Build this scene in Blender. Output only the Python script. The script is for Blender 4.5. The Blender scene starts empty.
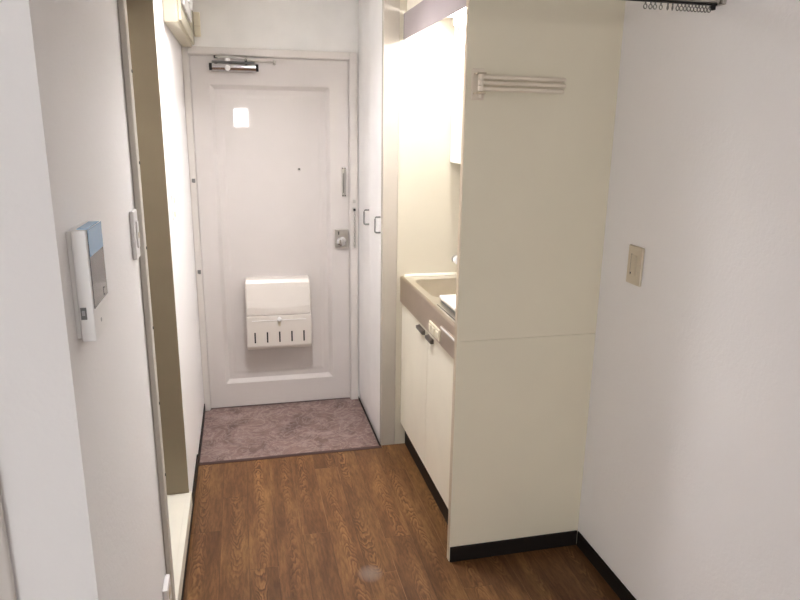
import bpy, bmesh, math, random
from mathutils import Vector, Matrix
random.seed(4)
SC = bpy.context.scene
COL = SC.collection

# ------------------------------------------------------------------ materials
def lin(c):
    return tuple(((v/12.92) if v <= .04045 else ((v+.055)/1.055)**2.4) for v in c)
def srgb(r, g, b): return lin((r/255, g/255, b/255)) + (1,)

class NT:
    """tiny node-tree helper"""
    def __init__(s, name):
        s.m = bpy.data.materials.new(name); s.m.use_nodes = True
        s.t = s.m.node_tree; s.b = s.t.nodes['Principled BSDF']
    def n(s, typ, **kw):
        nd = s.t.nodes.new(typ)
        for k, v in kw.items(): setattr(nd, k, v)
        return nd
    def l(s, a, b): s.t.links.new(a, b)
    def math(s, op, a, b=None, c=None):
        nd = s.n('ShaderNodeMath', operation=op)
        for i, v in enumerate((a, b, c)):
            if v is None: continue
            if isinstance(v, (int, float)): nd.inputs[i].default_value = v
            else: s.l(v, nd.inputs[i])
        return nd.outputs[0]
    def ramp(s, fac, stops, interp='LINEAR'):
        nd = s.n('ShaderNodeValToRGB'); cr = nd.color_ramp; cr.interpolation = interp
        while len(cr.elements) < len(stops): cr.elements.new(.5)
        for e, (p, c) in zip(cr.elements, stops): e.position = p; e.color = c
        s.l(fac, nd.inputs[0]); return nd.outputs[0]
    def mix(s, fac, a, b, mode='MIX'):
        nd = s.n('ShaderNodeMix', data_type='RGBA', blend_type=mode)
        for i, v in ((0, fac), (6, a), (7, b)):
            if isinstance(v, (int, float)): nd.inputs[i].default_value = v
            elif isinstance(v, tuple): nd.inputs[i].default_value = v
            else: s.l(v, nd.inputs[i])
        return nd.outputs[2]
    def noise(s, vec, scale, detail=3, rough=.5, dist=0):
        nd = s.n('ShaderNodeTexNoise'); nd.inputs['Scale'].default_value = scale
        nd.inputs['Detail'].default_value = detail; nd.inputs['Roughness'].default_value = rough
        nd.inputs['Distortion'].default_value = dist
        if vec is not None: s.l(vec, nd.inputs['Vector'])
        return nd.outputs['Fac']
    def bump(s, h, strength, dist):
        nd = s.n('ShaderNodeBump'); nd.inputs['Strength'].default_value = strength
        nd.inputs['Distance'].default_value = dist; s.l(h, nd.inputs['Height'])
        s.l(nd.outputs[0], s.b.inputs['Normal'])
    def pos(s):
        return s.n('ShaderNodeTexCoord').outputs['Object']

def plain(name, col, rough=.5, metal=0, spec=.5, coat=0, var=.03, scale=8):
    N = NT(name)
    fac = N.noise(N.pos(), scale, 3)
    d = tuple(c*(1-var) for c in col[:3])+(1,); u = tuple(min(1, c*(1+var)) for c in col[:3])+(1,)
    N.l(N.ramp(fac, [(.3, d), (.7, u)]), N.b.inputs['Base Color'])
    N.b.inputs['Roughness'].default_value = rough; N.b.inputs['Metallic'].default_value = metal
    N.b.inputs['Specular IOR Level'].default_value = spec
    N.b.inputs['Coat Weight'].default_value = coat
    return N.m

def emit(name, col, strength):
    N = NT(name)
    N.b.inputs['Base Color'].default_value = (0.8, .8, .8, 1)
    N.b.inputs['Emission Color'].default_value = col
    N.b.inputs['Emission Strength'].default_value = strength
    return N.m

def wallpaper():
    N = NT('embossed_wallpaper')
    p = N.pos()
    a = N.noise(p, 95, 4, .6, .6); b = N.noise(p, 38, 2, .5, 1.2)
    h = N.math('ADD', a, N.math('MULTIPLY', b, .7))
    big = N.noise(p, 1.5, 2)
    N.l(N.ramp(big, [(.3, srgb(246, 243, 242)), (.7, srgb(249, 247, 246))]), N.b.inputs['Base Color'])
    N.b.inputs['Roughness'].default_value = .85
    N.b.inputs['Specular IOR Level'].default_value = .2
    N.bump(h, .3, .003)
    return N.m

def wood_floor():
    N = NT('brown_plank_floor')
    p = N.pos()
    sep = N.n('ShaderNodeSeparateXYZ'); N.l(p, sep.inputs[0]); x, y = sep.outputs[0], sep.outputs[1]
    W, X0, LEN = .1075, -.033, 1.3
    u = N.math('DIVIDE', N.math('SUBTRACT', x, X0), W)
    k = N.math('FLOOR', u); fx = N.math('SUBTRACT', u, k)          # 0..1 across plank
    joints = [1.2, 2.75, 2.22, 1.80, 2.40, 2.93, 2.10, 2.31, 1.55, 1.95, 2.6]      # end joint of each plank row, metres
    rmp = N.n('ShaderNodeValToRGB'); cr = rmp.color_ramp; cr.interpolation = 'CONSTANT'
    while len(cr.elements) < len(joints): cr.elements.new(.5)
    for i, j in enumerate(joints): cr.elements[i].position = i/12; cr.elements[i].color = (j/4, j/4, j/4, 1)
    N.l(N.math('DIVIDE', N.math('ADD', k, 2.5), 12), rmp.inputs[0])
    v = N.math('DIVIDE', N.math('SUBTRACT', y, N.math('MULTIPLY', rmp.outputs[0], 4)), LEN)
    kv = N.math('FLOOR', v); fy = N.math('SUBTRACT', v, kv)
    wn2 = N.n('ShaderNodeTexWhiteNoise', noise_dimensions='2D')
    cmb = N.n('ShaderNodeCombineXYZ'); N.l(k, cmb.inputs[0]); N.l(kv, cmb.inputs[1]); N.l(cmb.outputs[0], wn2.inputs['Vector'])
    r1 = wn2.outputs['Value']
    sc = N.n('ShaderNodeSeparateColor'); N.l(wn2.outputs['Color'], sc.inputs[0]); r2, r3 = sc.outputs[1], sc.outputs[2]
    # per-plank shifted coordinates stretched along the plank
    cv = N.n('ShaderNodeCombineXYZ')
    N.l(N.math('MULTIPLY', x, 1.0), cv.inputs[0])
    N.l(N.math('MULTIPLY', y, .16), cv.inputs[1])
    N.l(N.math('MULTIPLY', r1, 40), cv.inputs[2])
    st = cv.outputs[0]
    cv2 = N.n('ShaderNodeCombineXYZ')
    N.l(N.math('MULTIPLY', x, 1.0), cv2.inputs[0]); N.l(N.math('MULTIPLY', y, .35), cv2.inputs[1]); N.l(N.math('MULTIPLY', r2, 30), cv2.inputs[2])
    tone = N.noise(st, 14, 4, .55, .4)
    fine = N.noise(st, 120, 4, .65)
    wob = N.noise(cv2.outputs[0], 20, 3, .55)
    # cathedral grain: parabolic contours about a wandering plank centre
    ctr = N.math('ADD', .25, N.math('MULTIPLY', r2, .5))
    wander = N.math('MULTIPLY', N.math('SUBTRACT', N.noise(cv2.outputs[0], 5, 2), .5), .5)
    dx = N.math('SUBTRACT', N.math('SUBTRACT', fx, ctr), wander)
    par = N.math('MULTIPLY', N.math('POWER', N.math('ABSOLUTE', dx), 1.6), 15)
    sgn = N.math('SUBTRACT', N.math('MULTIPLY', N.math('GREATER_THAN', r3, .5), 2), 1)
    f = N.math('ADD', N.math('ADD', par, N.math('MULTIPLY', N.math('MULTIPLY', y, sgn), 19)), N.math('MULTIPLY', wob, 6))
    ring = N.math('FRACT', f)
    line = N.math('MULTIPLY', N.math('SMOOTH_MIN', ring, N.math('MULTIPLY', N.math('SUBTRACT', 1, ring), 3.0), .1), 1.0)
    near = N.math('SUBTRACT', 1, N.math('MULTIPLY', N.math('ABSOLUTE', dx), 4.2))
    near = N.math('MAXIMUM', near, 0)
    patch = N.math('MULTIPLY_ADD', N.noise(st, 9, 2), 2.6, -.9)
    patch = N.math('MINIMUM', N.math('MAXIMUM', patch, 0), 1)
    cat = N.math('MULTIPLY', N.math('POWER', near, .5), patch)
    # straight grain streaks elsewhere
    streak = N.noise(st, 75, 2, .5, .3)
    base = N.ramp(tone, [(.28, srgb(92, 61, 37)), (.5, srgb(128, 91, 57)), (.72, srgb(164, 124, 77))])
    base = N.mix(N.math('MULTIPLY', N.math('SUBTRACT', 1, streak), .75), base, srgb(86, 54, 34))
    ringcol = N.ramp(line, [(.02, srgb(72, 42, 24)), (.28, srgb(118, 80, 50)), (.62, srgb(168, 126, 80))])
    col = N.mix(N.math('MULTIPLY', cat, .9), base, ringcol)
    col = N.mix(.5, col, N.ramp(fine, [(.36, (.36, .34, .32, 1)), (.6, (1.0, 1.0, 1.0, 1))]), 'MULTIPLY')
    tint = N.ramp(r3, [(0, (.82, .81, .80, 1)), (1, (.98, .97, .95, 1))])
    col = N.mix(1.0, col, tint, 'MULTIPLY')
    # plank seams
    ex = N.math('MINIMUM', fx, N.math('SUBTRACT', 1, fx))
    ey = N.math('MULTIPLY', N.math('MINIMUM', fy, N.math('SUBTRACT', 1, fy)), LEN/W)
    seam = N.math('LESS_THAN', N.math('MINIMUM', ex, ey), .011)
    seamcol = N.mix(N.math('GREATER_THAN', N.noise(st, 6, 1), .56), srgb(66, 42, 28), srgb(150, 114, 78))
    col = N.mix(N.math('MULTIPLY', seam, .55), col, seamcol)
    # a pale soft-edged spot on one plank
    d1 = N.math('POWER', N.math('DIVIDE', N.math('SUBTRACT', x, .405), .05), 2)
    d2 = N.math('POWER', N.math('DIVIDE', N.math('SUBTRACT', y, 2.105), .055), 2)
    sp = N.math('MAXIMUM', N.math('SUBTRACT', 1, N.math('ADD', d1, d2)), 0)
    col = N.mix(N.math('MULTIPLY', sp, .38), col, srgb(150, 142, 140))
    N.l(col, N.b.inputs['Base Color'])
    N.b.inputs['Roughness'].default_value = .42
    N.b.inputs['Specular IOR Level'].default_value = .25
    N.bump(N.math('SUBTRACT', N.math('MULTIPLY', fine, .3), seam), .25, .0006)
    return N.m

def marble_floor():
    N = NT('mauve_marbled_vinyl')
    p = N.pos()
    a = N.noise(p, 5, 6, .62, 1.0); b = N.noise(p, 9, 5, .6, 1.8)
    base = N.ramp(a, [(.28, srgb(86, 64, 60)), (.48, srgb(125, 102, 95)), (.7, srgb(150, 128, 120))])
    veins = N.math('SUBTRACT', 1, N.math('MULTIPLY', N.math('ABSOLUTE', N.math('SUBTRACT', b, .5)), 16))
    veins = N.math('MAXIMUM', veins, 0)
    col = N.mix(N.math('MULTIPLY', veins, .32), base, srgb(190, 174, 168))
    c = N.noise(p, 11, 5, .62, 1.6)
    v2 = N.math('MAXIMUM', N.math('SUBTRACT', 1, N.math('MULTIPLY', N.math('ABSOLUTE', N.math('SUBTRACT', c, .47)), 22)), 0)
    col = N.mix(N.math('MULTIPLY', v2, .36), col, srgb(92, 72, 69))
    N.l(col, N.b.inputs['Base Color'])
    N.b.inputs['Roughness'].default_value = .5
    N.b.inputs['Specular IOR Level'].default_value = .3
    return N.m

def brushed(name, col, rough=.3, sx=2, sy=200, sz=200):
    N = NT(name)
    mp = N.n('ShaderNodeMapping'); mp.inputs['Scale'].default_value = (sx, sy, sz)
    N.l(N.pos(), mp.inputs[0])
    f = N.noise(mp.outputs[0], 1.0, 3)
    d = tuple(c*.92 for c in col[:3])+(1,)
    N.l(N.ramp(f, [(.3, d), (.7, col)]), N.b.inputs['Base Color'])
    N.b.inputs['Metallic'].default_value = 1
    N.l(N.ramp(f, [(.3, (rough*.8,)*3+(1,)), (.7, (rough*1.25,)*3+(1,))]), N.b.inputs['Roughness'])
    return N.m

def screen_mat():
    N = NT('glossy_dark_screen')
    N.b.inputs['Base Color'].default_value = srgb(52, 50, 54); N.b.inputs['Roughness'].default_value = .12
    N.b.inputs['Specular IOR Level'].default_value = .8
    return N.m

M = dict(
    wall=wallpaper(), wood=wood_floor(), marble=marble_floor(),
    ceil=plain('ceiling_paint', srgb(238, 236, 232), .9, spec=.1),
    jamb=plain('greige_frame_paint', srgb(208, 202, 192), .5, spec=.3),
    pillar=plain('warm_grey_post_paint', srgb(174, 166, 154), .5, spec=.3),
    frame=plain('off_white_gloss_frame', srgb(216, 210, 204), .35),
    door=plain('off_white_gloss_door', srgb(214, 208, 204), .03, spec=.5, var=.01),
    laminate=plain('cream_laminate', srgb(235, 227, 205), .42, spec=.35, var=.02, scale=3),
    cupboard=plain('pale_cream_cupboard', srgb(240, 234, 216), .4, spec=.4, var=.02),
    edge=plain('cream_edge_banding', srgb(196, 180, 156), .45),
    white=plain('white_plastic', srgb(243, 241, 239), .35),
    mail=plain('ivory_white_plastic', srgb(219, 212, 204), .3, spec=.5, var=.01),
    cream=plain('cream_plastic', srgb(226, 217, 194), .4),
    bronze=plain('dark_bronze_metal', srgb(84, 76, 68), .4),
    board=plain('yellowed_cream_plastic', srgb(206, 198, 176), .4),
    rack=plain('pinkish_cream_plastic', srgb(232, 220, 202), .4),
    beige=plain('beige_plastic', srgb(212, 200, 178), .4),
    grey=plain('grey_plastic', srgb(120, 120, 118), .4),
    black=plain('black_vinyl_skirting', srgb(30, 25, 23), .55, spec=.25),
    dark=plain('dark_gap', srgb(24, 22, 21), .6),
    brown=plain('dark_brown_step_edge', srgb(66, 40, 36), .45),
    steel=plain('satin_stainless', srgb(232, 226, 215), .28, 1, var=.02, scale=30),
    steelfront=plain('satin_stainless_front', srgb(196, 181, 165), .34, 1, var=.03, scale=14),
    chrome=plain('chrome', srgb(214, 214, 216), .12, 1),
    satin=plain('satin_nickel', srgb(188, 184, 178), .3, 1),
    hood=plain('pale_grey_metal_fascia', srgb(156, 146, 147), .4, 0, .4),
    bluefilm=plain('pale_blue_protective_film', srgb(140, 184, 222), .25, spec=.6),
    screen=screen_mat(), sill=plain('ivory_sill', srgb(240, 236, 222), .35),
    lilac=plain('grey_plate', srgb(176, 176, 178), .35),
    tube=emit('fluorescent_tube', (1, .98, .975, 1), 45),
    dome=emit('ceiling_lamp_diffuser', (1, .975, .99, 1), 135),
    shade=emit('glowing_glass_shade', (1, .97, .98, 1), 4.6),
    roomfill=emit('added_lamp_diffuser', (1, .96, .95, 1), 0.9),  # weak glow of the added, unseen room lamp
    day=emit('added_pane_glow', (.97, .98, 1, 1), 3.2), day_bright=emit('added_glint_pane', (1, 1, 1, 1), 15.0),  # glow of the two added openings behind the camera
)

# ------------------------------------------------------------------ mesh helpers
def obj(name, bm, mat, parent=None, bevel=0, seg=2, smooth=False, origin=None):
    bmesh.ops.recalc_face_normals(bm, faces=bm.faces)
    me = bpy.data.meshes.new(name)
    if smooth:
        for f in bm.faces: f.smooth = True
    if origin is None: origin = parent_loc(parent) if parent else Vector((0, 0, 0))
    bmesh.ops.translate(bm, verts=bm.verts, vec=-Vector(origin))
    bm.to_mesh(me); bm.free()
    me.materials.append(M[mat] if isinstance(mat, str) else mat)
    o = bpy.data.objects.new(name, me); COL.objects.link(o)
    if parent:
        o.parent = parent; o.location = Vector(origin)-parent_loc(parent)
    else: o.location = origin
    if bevel:
        b = o.modifiers.new('Bevel', 'BEVEL'); b.width = bevel; b.segments = seg; b.limit_method = 'ANGLE'
        b.angle_limit = math.radians(35); b.harden_normals = False
    return o
def parent_loc(p):
    v = Vector((0, 0, 0))
    while p: v = v+p.location; p = p.parent
    return v
def B(*boxes):
    """boxes given as (x0,x1,y0,y1,z0,z1) -> one bmesh"""
    bm = bmesh.new()
    for x0, x1, y0, y1, z0, z1 in boxes: addbox(bm, x0, x1, y0, y1, z0, z1)
    return bm
def addbox(bm, x0, x1, y0, y1, z0, z1):
    v = [bm.verts.new(c) for c in ((x0, y0, z0), (x1, y0, z0), (x1, y1, z0), (x0, y1, z0), (x0, y0, z1), (x1, y0, z1), (x1, y1, z1), (x0, y1, z1))]
    for i in ((0, 1, 2, 3), (4, 5, 6, 7), (0, 1, 5, 4), (1, 2, 6, 5), (2, 3, 7, 6), (3, 0, 4, 7)):
        bm.faces.new([v[j] for j in i])
def loft(bm, loops, cap=True):
    rows = [[bm.verts.new(p) for p in lp] for lp in loops]
    for a, b in zip(rows, rows[1:]):
        n = len(a)
        for i in range(n): bm.faces.new((a[i], a[(i+1) % n], b[(i+1) % n], b[i]))
    if cap: bm.faces.new(rows[0]); bm.faces.new(rows[-1])
    return rows
def axis_frame(d):
    d = Vector(d).normalized(); a = Vector((0, 0, 1)) if abs(d.z) < .9 else Vector((1, 0, 0))
    u = d.cross(a).normalized(); return u, d.cross(u).normalized()
def cyl(bm, p0, p1, r0, r1=None, n=20, ends=True):
    r1 = r0 if r1 is None else r1
    p0, p1 = Vector(p0), Vector(p1); u, w = axis_frame(p1-p0)
    L = lambda p, r: [p+u*r*math.cos(2*math.pi*i/n)+w*r*math.sin(2*math.pi*i/n) for i in range(n)]
    loft(bm, [L(p0, r0), L(p1, r1)], ends)
def lathe(bm, p0, d, prof, n=28):
    p0 = Vector(p0); d = Vector(d).normalized(); u, w = axis_frame(d)
    loft(bm, [[p0+d*h+u*r*math.cos(2*math.pi*i/n)+w*r*math.sin(2*math.pi*i/n) for i in range(n)] for h, r in prof])
def tube(bm, pts, r, n=10, closed=False):
    pts = [Vector(p) for p in pts]; loops = []
    for i, p in enumerate(pts):
        a = pts[i-1] if (i > 0 or closed) else p; b = pts[(i+1) % len(pts)] if (i < len(pts)-1 or closed) else p
        u, w = axis_frame(b-a)
        loops.append([p+u*r*math.cos(2*math.pi*j/n)+w*r*math.sin(2*math.pi*j/n) for j in range(n)])
    if closed: loops.append(loops[0])
    loft(bm, loops, not closed)
    if closed: bmesh.ops.remove_doubles(bm, verts=bm.verts, dist=1e-7)
def rrect(cx, cy, hx, hy, r, n=6):
    out = []
    for sx, sy, a0 in ((1, 1, 0), (-1, 1, 90), (-1, -1, 180), (1, -1, 270)):
        for i in range(n+1):
            a = math.radians(a0+90*i/n)
            out.append((cx+sx*(hx-r)+r*math.cos(a), cy+sy*(hy-r)+r*math.sin(a)))
    return out
def prism_x(bm, prof, x0, x1):      # profile of (y,z)
    loft(bm, [[(x0, y, z) for y, z in prof], [(x1, y, z) for y, z in prof]])

def struct(name, bm, mat, parent=None, **kw):
    o = obj(name, bm, mat, parent, **kw)
    if not parent: o['kind'] = 'structure'
    return o
def thing(name, label, cat, loc, group=None):
    o = bpy.data.objects.new(name, None); COL.objects.link(o); o.location = loc; o.empty_display_size = .05
    o['label'] = label; o['category'] = cat
    if group: o['group'] = group
    return o

# ------------------------------------------------------------------ layout numbers (metres)
L = -.267; R = 1.25; PAN = 2.1105; S = 3.107; D = 3.795; H = 2.40; YB = -3.2; XB = -2.7; CY = 1.055

# ------------------------------------------------------------------ setting
struct('floor', B((XB, R, YB, CY, -.06, 0), (L, R, CY, S-.026, -.06, 0), (.656, R, S-.026, S+.03, -.06, 0)), 'wood')
struct('floor_entrance', B((L, .70, S, D+.04, -.08, -.0185)), 'marble')
struct('trim_1', B((L+.001, .6525, S-.026, S, -.05, .0015)), 'brown')                       # step edge of the entrance
struct('ceiling', B((XB-.1, R+.1, YB-.1, D+.15, H, H+.1)), 'ceil')
struct('wall_right', B((R, R+.1, YB, D+.05, -.06, H)), 'wall')
y1, y2 = 1.853, 2.613
struct('wall_left', B((L-.13, L, CY, y1, 0, H), (L-.13, L, y2, D, -.06, H), (L-.13, L, y1, y2, 2.09, H), (L-.13, L-.012, y1, y2, -.06, .098)), 'wall')
struct('wall_partition', B((-.40, L-.13, CY, CY+.1, 0, H), (-1.22, -.40, CY, CY+.1, 2.05, H), (XB, -1.22, CY, CY+.1, 0, H)), 'wall')
struct('wall_side', B((XB-.1, XB, YB, CY+.1, -.06, H)), 'wall')
# window wall behind the photographer; both openings unseen, added to carry room light
WINS = ((-2.35, -.75, .45, 1.98, 'day'), (-.075, .17, 1.60, 1.90, 'day_bright'))  # wide one fills the room, small one is sized for the door's glint
(a0, a1, a2, a3, _), (b0, b1, b2, b3, _) = WINS
struct('wall_back', B((XB, a0, YB-.1, YB, -.06, H), (a1, b0, YB-.1, YB, -.06, H), (b1, R, YB-.1, YB, -.06, H), (a0, a1, YB-.1, YB, -.06, a2), (a0, a1, YB-.1, YB, a3, H), (b0, b1, YB-.1, YB, -.06, b2), (b0, b1, YB-.1, YB, b3, H)), 'wall')
for i, (wx0, wx1, wz0, wz1, em) in enumerate(WINS):
    fw_ = .035 if i == 0 else .015; ya, ybw = YB-.08, YB-.03
    bxs = [(wx0, wx1, ya, ybw, wz0, wz0+fw_), (wx0, wx1, ya, ybw, wz1-fw_, wz1), (wx0, wx0+fw_, ya, ybw, wz0+fw_, wz1-fw_), (wx1-fw_, wx1, ya, ybw, wz0+fw_, wz1-fw_)]
    xm = (wx0+wx1)/2
    if i == 0: bxs.append((xm-.02, xm+.02, ya, ybw, wz0+fw_, wz1-fw_))
    win = struct('added_window_%d' % (i+1), B(*bxs), 'satin')
    for p0, p1 in (((wx0+fw_, xm-.02), (xm+.02, wx1-fw_)) if i == 0 else ((wx0+fw_, wx1-fw_),)):
        obj('pane', B((p0, p1, YB-.06, YB-.055, wz0+fw_, wz1-fw_)), em, win)
# entrance wall with its doorway
fo0, fo1 = -.266, .655
struct('wall_entrance', B((L-.13, -.245, D, D+.12, -.08, 2.0), (.625, .80, D, D+.12, -.08, 2.0), (L-.13, .80, D, D+.12, 2.0, H), (.80, R+.1, D, D+.12, -.08, H)), 'ceil')
struct('wall_kitchen', B((.7127, R, PAN, PAN+.025, .0, .8842), (.7127, R, PAN, PAN+.025, .885, H)), 'laminate', bevel=.001)
wk = bpy.data.objects['wall_kitchen']
obj('edge_strip', B((.7117, .7126, PAN+.0005, PAN+.0245, .001, H-.001)), 'edge', wk)
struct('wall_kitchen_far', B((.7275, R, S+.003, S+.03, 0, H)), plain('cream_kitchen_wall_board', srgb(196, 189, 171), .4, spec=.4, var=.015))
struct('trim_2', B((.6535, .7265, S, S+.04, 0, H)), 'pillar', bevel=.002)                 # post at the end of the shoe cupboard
struct('baseboard_kitchen', B((.7145, R-.0058, PAN-.008, PAN-.0005, 0, .0633)), 'black', bevel=.002)
struct('baseboard_right', B((R-.006, R-.0005, YB+.01, PAN-.0085, 0, .0633)), 'black', bevel=.002)
struct('baseboard_left', B((L+.0005, L+.006, CY+.01, y1-.06, 0, .0633), (L+.0005, L+.006, y1-.055, S-.028, 0, .0633)), 'black', bevel=.002)
struct('baseboard_entrance', B((L+.0005, L+.005, S+.001, D-.012, -.018, .03), (.650, .6525, S+.001, D-.012, -.018, .0)), 'black')

# bathroom opening: casing, reveals, sill, closed door
csg = struct('trim_3', B((L+.0005, L+.016, 1.81, 1.8515, 0, 2.13), (L+.0005, L+.016, 1.8515, y2-.012, 2.055, 2.13)), 'jamb', bevel=.003)
obj('screw', (lambda bm: ([cyl(bm, (L+.016, 1.843, z), (L+.0178, 1.843, z), .0042, n=10) for z in (1.735, 1.512, 1.291, 1.07, .849, .626)], bm)[1])(bmesh.new()), 'dark', csg)
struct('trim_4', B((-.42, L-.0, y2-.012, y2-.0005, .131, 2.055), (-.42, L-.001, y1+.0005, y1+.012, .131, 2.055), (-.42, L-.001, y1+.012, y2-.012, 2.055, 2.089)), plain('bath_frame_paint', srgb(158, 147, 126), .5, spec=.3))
sl = struct('trim_5', B((-.42, L+.002, y1+.001, y2-.001, .1, .13), (L-.0115, L+.010, y1+.001, y2-.001, .066, .1305)), 'sill', bevel=.002)
d2 = struct('door_2', B((-.44, -.405, y1+.013, y2-.013, .131, 2.054)), 'jamb', bevel=.003)
obj('handle', B((-.404, -.375, 1.96, 1.975, 1.0, 1.18)), 'white', d2, bevel=.004)
# room door beside the corner
struct('trim_6', B((-.432, -.388, CY-.016, CY-.0005, 0, 2.07), (-1.25, -1.206, CY-.016, CY-.0005, 0, 2.07), (-1.206, -.432, CY-.016, CY-.0005, 2.03, 2.07)), 'frame', bevel=.004)
d3 = struct('door_3', B((-1.215, -.405, CY+.006, CY+.04, .004, 2.045)), 'white', bevel=.003)
obj('handle', (lambda bm: (cyl(bm, (-.48, CY+.006, 1.0), (-.48, CY-.04, 1.0), .01), cyl(bm, (-.48, CY-.035, 1.0), (-.58, CY-.035, 1.0), .009), bm)[2])(bmesh.new()), 'satin', d3)

# ------------------------------------------------------------------ entrance door
fr = struct('trim_7', B((fo0, -.236, D-.012, D-.0005, -.018, 2.006), (.606, .6495, D-.012, D-.0005, -.018, 2.006), (-.236, .606, D-.012, D-.0005, 1.968, 2.006),
                        (-.2445, -.232, D, D+.03, -.018, 1.968), (.602, .6245, D, D+.03, -.018, 1.968), (-.232, .602, D, D+.03, 1.964, 1.9995)), 'frame', bevel=.002)
hb = bmesh.new()
dy = D+.008
bm = bmesh.new()
def rect(x0, x1, z0, z1, y): return [(x0, y, z0), (x1, y, z0), (x1, y, z1), (x0, y, z1)]
px0, px1, pz0, pz1 = -.138, .497, .135, 1.822
def ins(i, y): return rect(px0+i, px1-i, pz0+i, pz1-i, y)
loft(bm, [rect(-.231, .601, -.012, 1.963, dy+.045), rect(-.231, .601, -.012, 1.963, dy+.002), rect(-.229, .599, -.010, 1.961, dy), ins(0, dy), ins(.006, dy+.005), ins(.022, dy+.022),
          ins(.026, dy+.022), ins(.050, dy+.022), ins(.066, dy+.0195), ins(.07, dy+.0195)])
door = struct('door_1', bm, 'door', bevel=0, origin=(.185, D+.02, 0))
bm = bmesh.new(); lathe(bm, (.322, dy+.0190, 1.378), (0, -1, 0), [(0, .0095), (.003, .0095), (.005, .008)])
pe = obj('peephole', bm, 'satin', door)
bm = bmesh.new(); lathe(bm, (.322, dy+.0140, 1.381), (0, -1, 0), [(0, .005), (.0008, .005)]); obj('lens', bm, 'dark', pe)
lk = obj('lock_case', B((.516, .594, dy-.022, dy-.0003, .936, 1.045)), 'satin', door, bevel=.006)
bm = bmesh.new(); lathe(bm, (.552, dy-.0222, .972), (0, -1, 0), [(0, .027), (.006, .027), (.010, .022), (.012, .018)]); kn = obj('thumb_turn_rose', bm, 'chrome', lk, smooth=False)
obj('thumb_turn', B((.547, .557, dy-.054, dy-.0345, .956, .988)), 'chrome', kn, bevel=.003)
obj('bolt_lever', B((.534, .539, dy-.030, dy-.0225, 1.012, 1.030)), 'dark', lk, bevel=.001)
gd = obj('door_guard', B((.560, .582, dy-.016, dy-.0003, 1.227, 1.395)), 'satin', door, bevel=.003)
bm = B((.5665, .5695, dy-.0175, dy-.0162, 1.25, 1.36), (.575, .5762, dy-.0175, dy-.0162, 1.24, 1.38)); obj('guard_slot', bm, 'dark', gd)
bm = bmesh.new()
for z in (1.234, 1.387):
    for x in (.5645, .5775): cyl(bm, (x, dy-.016, z), (x, dy-.0185, z), .0038, n=10)
obj('guard_screw', bm, 'dark', gd)
for z in (1.322, .82):
    bm = bmesh.new(); cyl(bm, (-.2445, D-.0195, z-.011), (-.2445, D-.0195, z+.011), .0065, n=12); addbox(bm, -.256, -.239, D-.014, D-.0122, z-.010, z+.010)
    obj('hinge', bm, 'grey', fr)

# safety chain on the right jamb
ch = thing('door_chain', 'thin steel safety chain hanging on the right jamb of the entrance door', 'chain', (.627, D-.0125, .95))
cx = .628; cyy = D-.0125
obj('bracket', B((cx-.008, cx+.008, cyy-.006, cyy, 1.193, 1.211)), 'satin', ch, bevel=.002); obj('bracket', B((cx-.009, cx+.009, cyy-.008, cyy, 1.142, 1.166)), 'satin', ch, bevel=.002)
bm = bmesh.new(); cyl(bm, (cx, cyy-.007, 1.154), (cx, cyy-.016, 1.154), .007, n=14); obj('bracket_knob', bm, 'dark', ch)
bm = bmesh.new(); z = 1.146
for i in range(12):
    a = .0045; h = .0105; pts = []
    for t in range(14):
        an = 2*math.pi*t/14; w = a*math.cos(an); v = h*math.sin(an)
        pts.append((cx+.001+(w if i % 2 else w*.3), cyy-.009-(w*.3 if i % 2 else w), z-h+v))
    tube(bm, pts, .0017, 6, True); z -= .0158
obj('chain_links', bm, 'satin', ch, smooth=True)
bm = bmesh.new(); cyl(bm, (cx+.001, cyy-.009, .956), (cx+.001, cyy-.009, .934), .0055, .0075, n=12); obj('end_stop', bm, 'satin', ch)

# door closer
cl = thing('door_closer', 'silver overhead door closer at the top left of the white entrance door', 'door closer', (0, dy, 1.9))
bm = bmesh.new(); cyl(bm, (-.118, dy-.030, 1.908), (.104, dy-.030, 1.908), .0215, n=28); obj('body', bm, 'chrome', cl)
for x0, x1 in ((-.133, -.118), (.104, .118)):
    bm = bmesh.new(); cyl(bm, (x0, dy-.030, 1.908), (x1, dy-.030, 1.908), .0185, n=24); obj('end_cap', bm, 'dark', cl)
obj('mounting_plate', B((-.124, .110, dy-.0085, dy-.0003, 1.884, 1.938)), 'satin', cl, bevel=.002)
obj('top_plate', B((-.118, .10, dy-.038, dy-.009, 1.9305, 1.938)), 'grey', cl, bevel=.002)
bm = bmesh.new(); lathe(bm, (-.04, dy-.0515, 1.902), (0, -1, 0), [(0, .014), (.008, .014), (.011, .011)]); obj('valve_cap', bm, 'white', cl)
bm = bmesh.new(); cyl(bm, (-.04, dy-.030, 1.938), (-.04, dy-.030, 1.952), .014, n=18); obj('pinion', bm, 'white', cl)
def bar(bm, p0, p1, w, h):
    p0, p1 = Vector(p0), Vector(p1); d = (p1-p0).normalized(); s = d.cross(Vector((0, 0, 1))).normalized()*w/2; u = Vector((0, 0, h/2))
    loft(bm, [[p+s+u, p-s+u, p-s-u, p+s-u] for p in (p0, p1)])
bm = bmesh.new(); bar(bm, (-.10, dy-.036, 1.9575), (.06, dy-.052, 1.9535), .020, .010); obj('main_arm', bm, 'satin', cl, bevel=.002)
bm = bmesh.new(); bar(bm, (.045, dy-.052, 1.944), (.205, dy-.020, 1.940), .015, .009); obj('forearm', bm, 'satin', cl, bevel=.002)
bm = bmesh.new(); cyl(bm, (.055, dy-.051, 1.937), (.055, dy-.051, 1.960), .007, n=14); obj('elbow_pin', bm, 'dark', cl)
bm = bmesh.new(); cyl(bm, (-.098, dy-.036, 1.950), (-.098, dy-.036, 1.963), .010, n=14); obj('arm_end', bm, 'dark', cl)
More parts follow.
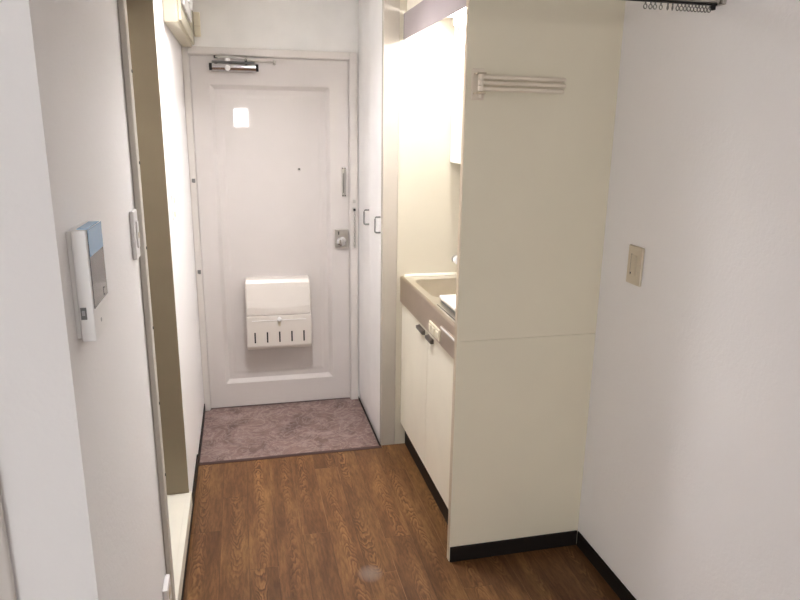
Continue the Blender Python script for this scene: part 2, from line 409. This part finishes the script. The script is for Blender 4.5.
bm = bmesh.new(); cyl(bm, (.203, dy-.020, 1.930), (.203, dy-.020, 1.950), .0065, n=12); addbox(bm, .195, .211, dy-.013, dy-.0003, 1.928, 1.946); obj('arm_bracket', bm, 'satin', cl, bevel=.001)

# mail receiver box
mb = thing('mailbox', 'ivory plastic mail receiver box with five slots mounted low on the entrance door', 'mailbox', (.18, dy, .36))
mx0, mx1 = -.004, .364; yb = dy+.0190
def mail_prof(z0, z1, pts): return [(yb, z0)]+pts+[(yb, z1)]
bm = bmesh.new()
prof = [(yb, .368), (yb-.085, .360), (yb-.100, .368), (yb-.107, .386), (yb-.108, .565), (yb, .565)]
prism_x(bm, prof, mx0, mx1); body = obj('body', bm, 'mail', mb, bevel=.007, seg=3)
bm = bmesh.new()
n = 10; loops = []
xs = [mx0+(mx1-mx0)*t for t in (0, .02, .06, .25, .5, .75, .94, .98, 1)]
for x in xs:
    t = (x-mx0)/(mx1-mx0); e = min(t, 1-t); ro = max(0, .02-e)/.02     # rounded ends
    bulge = .012*(1-(2*t-1)**2); k = 1-ro*.09; zt = .770-ro*.012
    xx = x+(0.006 if t < .5 else -.006)*0
    pr = [(yb, .5685), (yb-.106*k, .5685), (yb-.106*k, .584), (yb-(.104)*k, .618-bulge), (yb-.090*k-bulge*.5, .654-bulge*1.0), (yb-.080*k, .720), (yb-.072*k, .746), (yb-.060*k, zt-.007), (yb-.045*k, zt), (yb, zt)]
    loops.append([(xx, y, z) for y, z in pr])
loft(bm, loops); obj('lid', bm, 'mail', mb, bevel=.004, seg=2)
obj('front_groove', B((mx0+.03, mx1-.03, yb-.1105, yb-.1082, .535, .539)), 'white', mb, bevel=.0008)
bm = bmesh.new(); lathe(bm, (.181, yb-.1083, .544), (0, -1, 0), [(0, .011), (.006, .011), (.012, .013), (.016, .009)]); kb = obj('latch_knob', bm, 'white', mb)
for i in range(5):
    x = mx0+.045+i*(mx1-mx0-.09)/4
    obj('vent_slot', B((x-.0042, x+.0042, yb-.1087, yb-.1078, .405, .468)), 'dark', mb, bevel=.0003)
obj('latch_tab', B((.174, .188, yb-.1105, yb-.1082, .500, .531)), 'beige', mb, bevel=.002)

# ------------------------------------------------------------------ left wall: board, chime, switch
db = thing('distribution_board', 'cream electrical distribution board high in the corner left of the entrance door', 'breaker panel', (L, 3.35, 2.0))
obj('case', B((L+.0005, -.212, 2.93, D-.002, 2.0, 2.35)), 'board', db, bevel=.006)
obj('cover', B((-.2118, -.200, 2.945, D-.004, 2.012, 2.34)), 'board', db, bevel=.004)
for i, (ya, ybk) in enumerate(((2.99, 3.13), (3.17, 3.30), (3.34, 3.47))):
    br = obj('breaker_switch', B((-.1998, -.188, ya, ybk, 2.075, 2.22)), 'white', db, bevel=.004)
    obj('toggle', B((-.1878, -.178, ya+.04, ya+.07, 2.12, 2.16)), 'white', br, bevel=.002)
obj('cover_seam', B((-.1999, -.1993, 2.95, D-.01, 2.064, 2.066)), 'grey', db)
chm = thing('door_chime', 'small cream box on the wall above the top left of the entrance door frame', 'chime', (-.18, D, 2.05))
obj('case', B((-.198, -.165, D-.028, D-.0005, 2.052, 2.168)), 'cream', chm, bevel=.004)
obj('seam', B((-.1965, -.1665, D-.0286, D-.0281, 2.10, 2.102)), 'edge', chm)

def switch(name, label, cat, axis, wx, y0, y1, z0, z1, mat, depth=.008):
    """a wall plate on a wall at x = wx facing +x (axis=1) or -x (axis=-1)"""
    t = thing(name, label, cat, (wx, (y0+y1)/2, (z0+z1)/2))
    f = lambda a, b: (wx+axis*a, wx+axis*b) if axis > 0 else (wx-b, wx-a)
    obj('plate', B((*f(.0004, depth), y0, y1, z0, z1)), mat, t, bevel=.003)
    return t, f
t, f = switch('light_switch', 'narrow white light switch on the left wall beside the bathroom doorway casing', 'light switch', 1, L, 1.712, 1.770, 1.283, 1.403, 'white', .011)
rk = obj('rocker', B((*f(.0112, .0145), 1.730, 1.754, 1.31, 1.376)), 'white', t, bevel=.002)
obj('indicator', B((*f(.0147, .0152), 1.736, 1.748, 1.334, 1.348)), 'beige', rk)
t, f = switch('light_switch', 'small white switch on the bright stretch of left wall near the entrance door', 'light switch', 1, L, 2.735, 2.80, 1.245, 1.345, 'white', .007)
for z in (1.267, 1.322): obj('rocker', B((*f(.0072, .0095), 2.755, 2.78, z-.011, z+.011)), 'beige', t, bevel=.001)
t, f = switch('light_switch', 'beige rocker switch on the right wall beside the cream kitchen panel', 'light switch', -1, R, 1.858, 1.936, 1.1195, 1.2465, 'beige', .010)
rk = obj('rocker', B((*f(.0102, .0135), 1.882, 1.912, 1.152, 1.218)), 'beige', t, bevel=.0025)
obj('rocker_gap', B((*f(.0101, .0107), 1.9125, 1.9165, 1.150, 1.219)), 'dark', t)
obj('indicator', (lambda bm: (cyl(bm, (R-.0136, 1.907, 1.157), (R-.0141, 1.907, 1.157), .0032, n=10), bm)[1])(bmesh.new()), 'dark', rk)
t, f = switch('wall_outlet', 'white socket plate low on the left wall beside the bathroom doorway casing', 'outlet', 1, L, 1.712, 1.79, .215, .335, 'white', .014)
for z in (.245, .29): obj('socket', B((*f(.0142, .0155), 1.735, 1.767, z, z+.025)), 'beige', t, bevel=.001)

# intercom
ic = thing('video_intercom', 'white video intercom monitor with blue film over its dark screen on left wall', 'intercom', (L, 1.165, 1.355))
iy0, iy1, iz0, iz1 = 1.108, 1.225, 1.264, 1.446; ix = -.2375
obj('back_plate', B((L+.0005, L+.0065, iy0+.0006, iy1-.001, iz0+.006, iz1-.002)), 'white', ic, bevel=.0006)
obj('housing', B((L+.0066, ix, iy0, iy1, iz0, iz1)), 'white', ic, bevel=.0025, seg=3)
obj('screen', B((ix+.0001, ix+.0012, iy0+.004, iy1-.004, 1.318, iz1-.003)), 'screen', ic, bevel=.0004)
bm = B((ix+.0013, ix+.0018, iy0+.006, iy1-.006, 1.402, iz1-.001), (ix-.014, ix+.0018, iy0+.004, iy1-.022, iz1+.0002, iz1+.0012)); obj('protective_film', bm, 'bluefilm', ic)
sb = obj('side_switch', B((L+.0095, L+.0185, iy0-.0012, iy0-.0001, 1.302, 1.322)), 'grey', ic, bevel=.0006)
obj('switch_nub', B((L+.0118, L+.0162, iy0-.003, iy0-.0013, 1.309, 1.317)), 'lilac', sb, bevel=.0005)
bm = bmesh.new()
for a, b, c, d in ((1.188, 1.1895, 1.322, 1.336), (1.1895, 1.196, 1.334, 1.336), (1.1895, 1.196, 1.322, 1.324)): addbox(bm, ix+.00125, ix+.0016, a, b, c, d)
obj('key_mark', bm, 'dark', ic)
obj('speaker_mark', B((ix+.0001, ix+.0006, 1.15, 1.157, 1.286, 1.292)), 'lilac', ic)

# ------------------------------------------------------------------ shoe cupboard
sc = thing('shoe_cupboard', 'tall built-in white shoe cupboard right of the entrance door', 'cupboard', (.95, 3.45, 0))
obj('body', B((.675, R-.002, S+.042, D-.013, -.018, H-.01)), 'white', sc)
for k, (a, b) in enumerate(((S+.042, 3.4525), (3.4532, D-.014))):
    dd = obj('door', B((.6555, .6745, a, b, .03, H-.02)), 'white', sc, bevel=.002)
    yh = a-.012+.03 if k == 0 else a+.012
    bm = bmesh.new()
    tube(bm, [(.6553, yh, 1.113), (.634, yh, 1.113), (.6295, yh, 1.116), (.628, yh, 1.121), (.628, yh, 1.181), (.6295, yh, 1.186), (.634, yh, 1.189), (.6553, yh, 1.189)], .0042, 10)
    obj('handle', bm, 'grey', dd, smooth=True)
obj('plinth', B((.660, .6745, S+.042, D-.014, -.018, .028)), 'white', sc)

# ------------------------------------------------------------------ kitchen unit
KY0, KY1 = PAN+.027, S+.001
cb = thing('kitchen_cabinet', 'cream base cabinet with two doors under the steel kitchen worktop', 'cabinet', (1.0, 2.62, 0))
obj('body', B((.775, R-.002, KY0, KY0+.016, .123, .773), (.775, R-.002, KY1-.016, KY1, .123, .773), (.775, R-.002, KY0+.016, KY1-.016, .123, .139), (R-.012, R-.002, KY0+.016, KY1-.016, .139, .773)), 'cupboard', cb)
obj('toe_kick', B((.781, .80, KY0, KY1, 0, .1225)), 'black', cb)
for k, (a, b) in enumerate(((KY0+.002, 2.6275), (2.6305, KY1-.002))):
    dd = obj('door', B((.755, .7745, a, b, .1235, .7705)), 'cupboard', cb, bevel=.0015)
    ya, yb2 = ((2.535, 2.615) if k == 0 else (2.668, 2.768))
    bm = bmesh.new(); loft(bm, [[(.7548, y, .736), (.741, y, .736), (.738, y, .741), (.738, y, .752), (.7548, y, .756)] for y in (ya, yb2)])
    obj('handle', bm, 'bronze', dd, bevel=.001)

wt = thing('kitchen_worktop', 'stainless steel kitchen worktop with a sunken sink', 'worktop', (1.0, 2.62, .9))
cf = .745; zt = .902
sink = rrect(.985, 2.86, .19, .188, .055)
def proj_out(x, y):
    cxx, cyy2 = .985, 2.86; dx, dy2 = x-cxx, y-cyy2; t = 1e9
    if dx > 1e-9: t = min(t, (R-.002-cxx)/dx)
    if dx < -1e-9: t = min(t, (cf+.012-cxx)/dx)
    if dy2 > 1e-9: t = min(t, (KY1-.0-cyy2)/dy2)
    if dy2 < -1e-9: t = min(t, (2.60-cyy2)/dy2)
    return (cxx+dx*t, cyy2+dy2*t)
def corner_fix(pts):
    cs = [(R-.002, KY1), (cf+.012, KY1), (cf+.012, 2.60), (R-.002, 2.60)]
    for c in cs:
        i = min(range(len(pts)), key=lambda i: (pts[i][0]-c[0])**2+(pts[i][1]-c[1])**2); pts[i] = c
    return pts
outer = corner_fix([proj_out(*p) for p in sink])
bm = bmesh.new()
loft(bm, [[(x, y, zt-.002) for x, y in outer], [(x, y, zt-.002) for x, y in rrect(.985, 2.86, .194, .192, .058)], [(x, y, zt-.005) for x, y in sink]], cap=False)
addbox(bm, cf+.012, R-.002, KY0, 2.60, zt-.022, zt-.002)
top = obj('top', bm, 'steel', wt)
bm = bmesh.new()
loft(bm, [[(x, y, zt-.005) for x, y in sink]]+[[(x, y, z) for x, y in rrect(.985, 2.86, .19-i, .188-i, .055)] for z, i in ((.80, .006), (.765, .012), (.755, .025))], cap=False)
bm.faces.new([v for v in bm.verts if abs(v.co.z-.755) < 1e-6])
bs = obj('sink_basin', bm, 'steel', wt)
bm = bmesh.new(); lathe(bm, (.985, 2.90, .7552), (0, 0, 1), [(0, .045), (.003, .045), (.004, .03), (.002, .01)]); obj('drain', bm, 'chrome', bs)
prof = [(cf, .776), (cf, zt-.006), (cf+.002, zt-.001), (cf+.006, zt+.003), (cf+.012, zt+.003), (cf+.016, zt-.0015), (cf+.0125, zt-.003), (cf+.0125, .776)]
bm = bmesh.new(); loft(bm, [[(x, y, z) for x, z in prof] for y in (KY0, KY1)])
ap = obj('front_apron', bm, 'steelfront', wt)
obj('back_lip', B((cf+.02, R-.003, KY1-.008, KY1+.0005, zt-.0015, zt+.012)), 'sill', wt, bevel=.002)
so = obj('stove_front', B((cf-.004, cf-.0003, KY0, 2.395, .778, .862)), 'steelfront', wt, bevel=.001)
obj('stove_trim', B((cf-.007, cf-.0042, KY0, 2.395, .850, .858)), 'white', so, bevel=.001)
sp = obj('switch_plate', B((cf-.008, cf-.0003, 2.405, 2.555, .789, .836)), 'cream', wt, bevel=.002)
for i in range(3):
    y = 2.43+i*.05
    obj('push_switch', B((cf-.012, cf-.0082, y-.016, y+.016, .799, .826)), 'cream', sp, bevel=.002)

hp = thing('hot_plate', 'low white topped hot plate on the steel worktop beside the sink', 'hot plate', (.98, 2.43, zt))
obj('base', B((.80, 1.15, 2.25, 2.60, zt-.0018, zt+.012)), 'grey', hp, bevel=.003)
obj('side_band', B((.796, 1.154, 2.246, 2.604, zt+.0122, zt+.016)), 'steel', hp, bevel=.001)
obj('cover', B((.794, 1.156, 2.244, 2.606, zt+.0162, zt+.027)), 'white', hp, bevel=.004)
obj('front_slot', B((.772, .775, 2.22, 2.56, zt-.0018, zt-.0005)), 'dark', wt)

uc = thing('wall_cupboard', 'white wall cupboard hanging over the kitchen worktop', 'cupboard', (1.1, 2.62, 1.45))
obj('body', B((1.0, R-.002, KY0, KY1, 1.452, 2.1085)), 'white', uc)
for a, b in ((KY0+.002, 2.618), (2.622, KY1-.001)): obj('door', B((.982, .9995, a, b, 1.455, 2.108)), 'white', uc, bevel=.0015)
oc = thing('overhead_cabinet', 'cream overhead cabinet front above the kitchen light fascia', 'cabinet', (1.0, 2.62, 2.11))
obj('body', B((.774, R-.002, KY0, KY1, 2.11, H-.005)), 'cupboard', oc)
obj('door', B((.758, .7735, KY0, KY1-.001, 2.111, H-.006)), 'cupboard', oc, bevel=.002)

kl = thing('kitchen_light', 'fluorescent kitchen light behind a pale grey metal fascia', 'light', (.85, 2.62, 2.1))
obj('fascia', B((.7455, .7515, KY0, KY1-.006, 1.998, 2.108)), 'hood', kl, bevel=.001)
obj('end_cap', B((.744, .756, KY1-.0055, KY1+.0, 1.993, 2.106)), 'grey', kl, bevel=.001)
obj('housing', B((.89, .978, KY0+.01, 3.02, 2.085, 2.109)), 'white', kl, bevel=.003)
bm = bmesh.new(); cyl(bm, (.95, 2.33, 2.060), (.95, 2.97, 2.060), .0145, n=16); obj('tube', bm, 'tube', kl)
for a, b in ((2.3107, 2.3355), (2.9645, 2.989)): obj('lamp_holder', B((.938, .962, a+.006, b-.006, 2.05, 2.0845)), 'white', kl, bevel=.003)
bm = bmesh.new(); cyl(bm, (.915, 2.82, 2.0845), (.915, 2.82, 2.025), .001, n=6); pc = obj('pull_cord', bm, 'grey', kl)
bm = bmesh.new(); cyl(bm, (.915, 2.82, 2.025), (.915, 2.82, 2.008), .003, .006, n=12); obj('cord_bob', bm, 'grey', pc)

kb = thing('water_valve', 'small white round valve knob on the cream kitchen wall above the sink', 'valve', (1.019, S, .98))
bm = bmesh.new(); lathe(bm, (1.026, S+.0028, .982), (0, -1, 0), [(0, .019), (.004, .019), (.005, .010), (.022, .010)]); obj('stem', bm, 'chrome', kb)
bm = bmesh.new(); lathe(bm, (1.026, S-.0195, .982), (0, -1, 0), [(0, .014), (.004, .021), (.018, .021), (.022, .016)]); obj('knob', bm, 'white', kb)

# towel rack on the kitchen panel
tr = thing('towel_rack', 'cream swing-arm towel rack with three bars on the kitchen side panel', 'towel rack', (.75, PAN, 1.745))
obj('base_plate', B((.7285, .771, PAN-.006, PAN+.0003, 1.698, 1.795)), 'rack', tr, bevel=.0025)
for za in (1.776, 1.716): obj('bracket', B((.735, .766, PAN-.040, PAN-.0062, za, za+.005)), 'edge', tr, bevel=.0015)
bm = bmesh.new(); cyl(bm, (.7515, PAN-.030, 1.704), (.7515, PAN-.030, 1.715), .007, n=16); obj('pivot_pin', bm, 'rack', tr)
for i in range(3):
    zb = 1.7675-i*.0175
    bm = bmesh.new()
    cyl(bm, (.7515, PAN-.030, zb-.0084), (.7515, PAN-.030, zb+.0084), .0095, n=20)
    e = (1.036-.006*(i == 2), PAN-.027, zb-.002)
    cyl(bm, (.755, PAN-.030, zb), e, .0072, n=14)
    ab = obj('swing_bar', bm, 'rack', tr)
    bm = bmesh.new(); cyl(bm, Vector(e)+Vector((.0003, 0, 0)), Vector(e)+Vector((.008, .0001, 0)), .0076, .006, n=14); obj('end_cap', bm, 'rack', ab)

# curtain rail
cr = thing('curtain_rail', 'metal curtain rail with small ring runners at the top right wall', 'curtain rail', (.5, 1.64, 1.95))
obj('rail', B((L+.012, R-.012, 1.628, 1.652, 1.934, 1.962)), 'satin', cr, bevel=.002)
obj('rail_track', B((L+.014, R-.014, 1.636, 1.644, 1.929, 1.9338)), 'dark', cr)
obj('wall_bracket', B((R-.0115, R-.0005, 1.618, 1.662, 1.930, 1.985)), 'satin', cr, bevel=.002)
obj('wall_bracket', B((L+.0005, L+.0115, 1.618, 1.662, 1.930, 1.985)), 'satin', cr, bevel=.002)
obj('end_stop', B((R-.030, R-.018, 1.634, 1.646, 1.918, 1.9285)), 'dark', cr, bevel=.002)
def ring():
    bm = bmesh.new(); pts = [(1.014+.0048*math.cos(2*math.pi*t/14), 1.64, 1.9175+.0055*math.sin(2*math.pi*t/14)) for t in range(14)]
    tube(bm, pts, .0014, 6, True); cyl(bm, (1.014, 1.64, 1.9228), (1.014, 1.64, 1.929), .002, n=8); return bm
rp = obj('runner', ring(), 'grey', cr, origin=(1.014, 1.64, 1.92)); rp.location.x += .014
for i, x in enumerate((1.029, 1.042, 1.059, 1.079, 1.093, 1.108, 1.119, 1.130, 1.141, 1.151, 1.161, 1.171, 1.181, 1.191, 1.202)):
    o = rp.copy(); COL.objects.link(o); o.location = (x+.014-.5, 0, rp.location.z)
    o.rotation_euler = (0, 0, (1.2, 0, .2, 1.3)[i % 4] if 1 < i < 5 else .15*math.sin(i*3))

# ------------------------------------------------------------------ lamps
hl = thing('hall_ceiling_lamp', 'round ceiling lamp with a short shade over the hallway', 'ceiling lamp', (.2, 2.64, H))
bm = bmesh.new(); lathe(bm, (.2, 2.64, H-.0005), (0, 0, -1), [(0, .125), (.012, .125)]); obj('base', bm, 'white', hl)
bm = bmesh.new()
n = 40; loft(bm, [[(.2+rr*math.cos(2*math.pi*i/n), 2.64+rr*math.sin(2*math.pi*i/n), z) for i in range(n)] for rr, z in ((.125, H-.0126), (.125, H-.11), (.121, H-.11), (.121, H-.0126), (.125, H-.0126))], cap=False); obj('shade', bm, 'shade', hl)
bm = bmesh.new(); lathe(bm, (.2, 2.64, H-.0126), (0, 0, -1), [(0, .085), (.01, .085)]); obj('diffuser', bm, 'dome', hl)
rl = thing('added_room_lamp', 'unseen round ceiling lamp added to light the room behind the camera', 'ceiling lamp', (.2, -1.0, H))  # added out of view as fill for the near walls
bm = bmesh.new(); lathe(bm, (.2, -1.0, H-.0005), (0, 0, -1), [(0, .2), (.02, .2)]); obj('base', bm, 'white', rl)
bm = bmesh.new(); lathe(bm, (.2, -1.0, H-.021), (0, 0, -1), [(0, .24), (.04, .24), (.07, .2), (.085, .1)]); obj('diffuser', bm, 'roomfill', rl, smooth=True)

w = bpy.data.worlds.new('World'); SC.world = w; w.use_nodes = True
w.node_tree.nodes['Background'].inputs[0].default_value = (.6, .75, 1, 1); w.node_tree.nodes['Background'].inputs[1].default_value = .3

# ------------------------------------------------------------------ camera
fpx, yaw, pitch, roll, hc = 663.51, .2352, .2514, .0137, 1.6034
fw = Vector((math.sin(yaw)*math.cos(pitch), math.cos(yaw)*math.cos(pitch), -math.sin(pitch)))
r = Vector((math.cos(yaw), -math.sin(yaw), 0)); u = r.cross(fw)
r2 = math.cos(roll)*r+math.sin(roll)*u; u2 = -math.sin(roll)*r+math.cos(roll)*u
cam = bpy.data.cameras.new('camera'); co = bpy.data.objects.new('camera', cam); COL.objects.link(co)
cam.sensor_fit = 'HORIZONTAL'; cam.sensor_width = 36; cam.lens = fpx*36/800; cam.clip_start = .02
co.matrix_world = Matrix(((r2.x, u2.x, -fw.x, 0), (r2.y, u2.y, -fw.y, 0), (r2.z, u2.z, -fw.z, hc), (0, 0, 0, 1)))
SC.camera = co
SC.view_settings.view_transform = 'Standard'; SC.view_settings.look = 'None'
SC.view_settings.exposure = 1.27; SC.view_settings.gamma = 1; SC.view_settings.use_curve_mapping = False
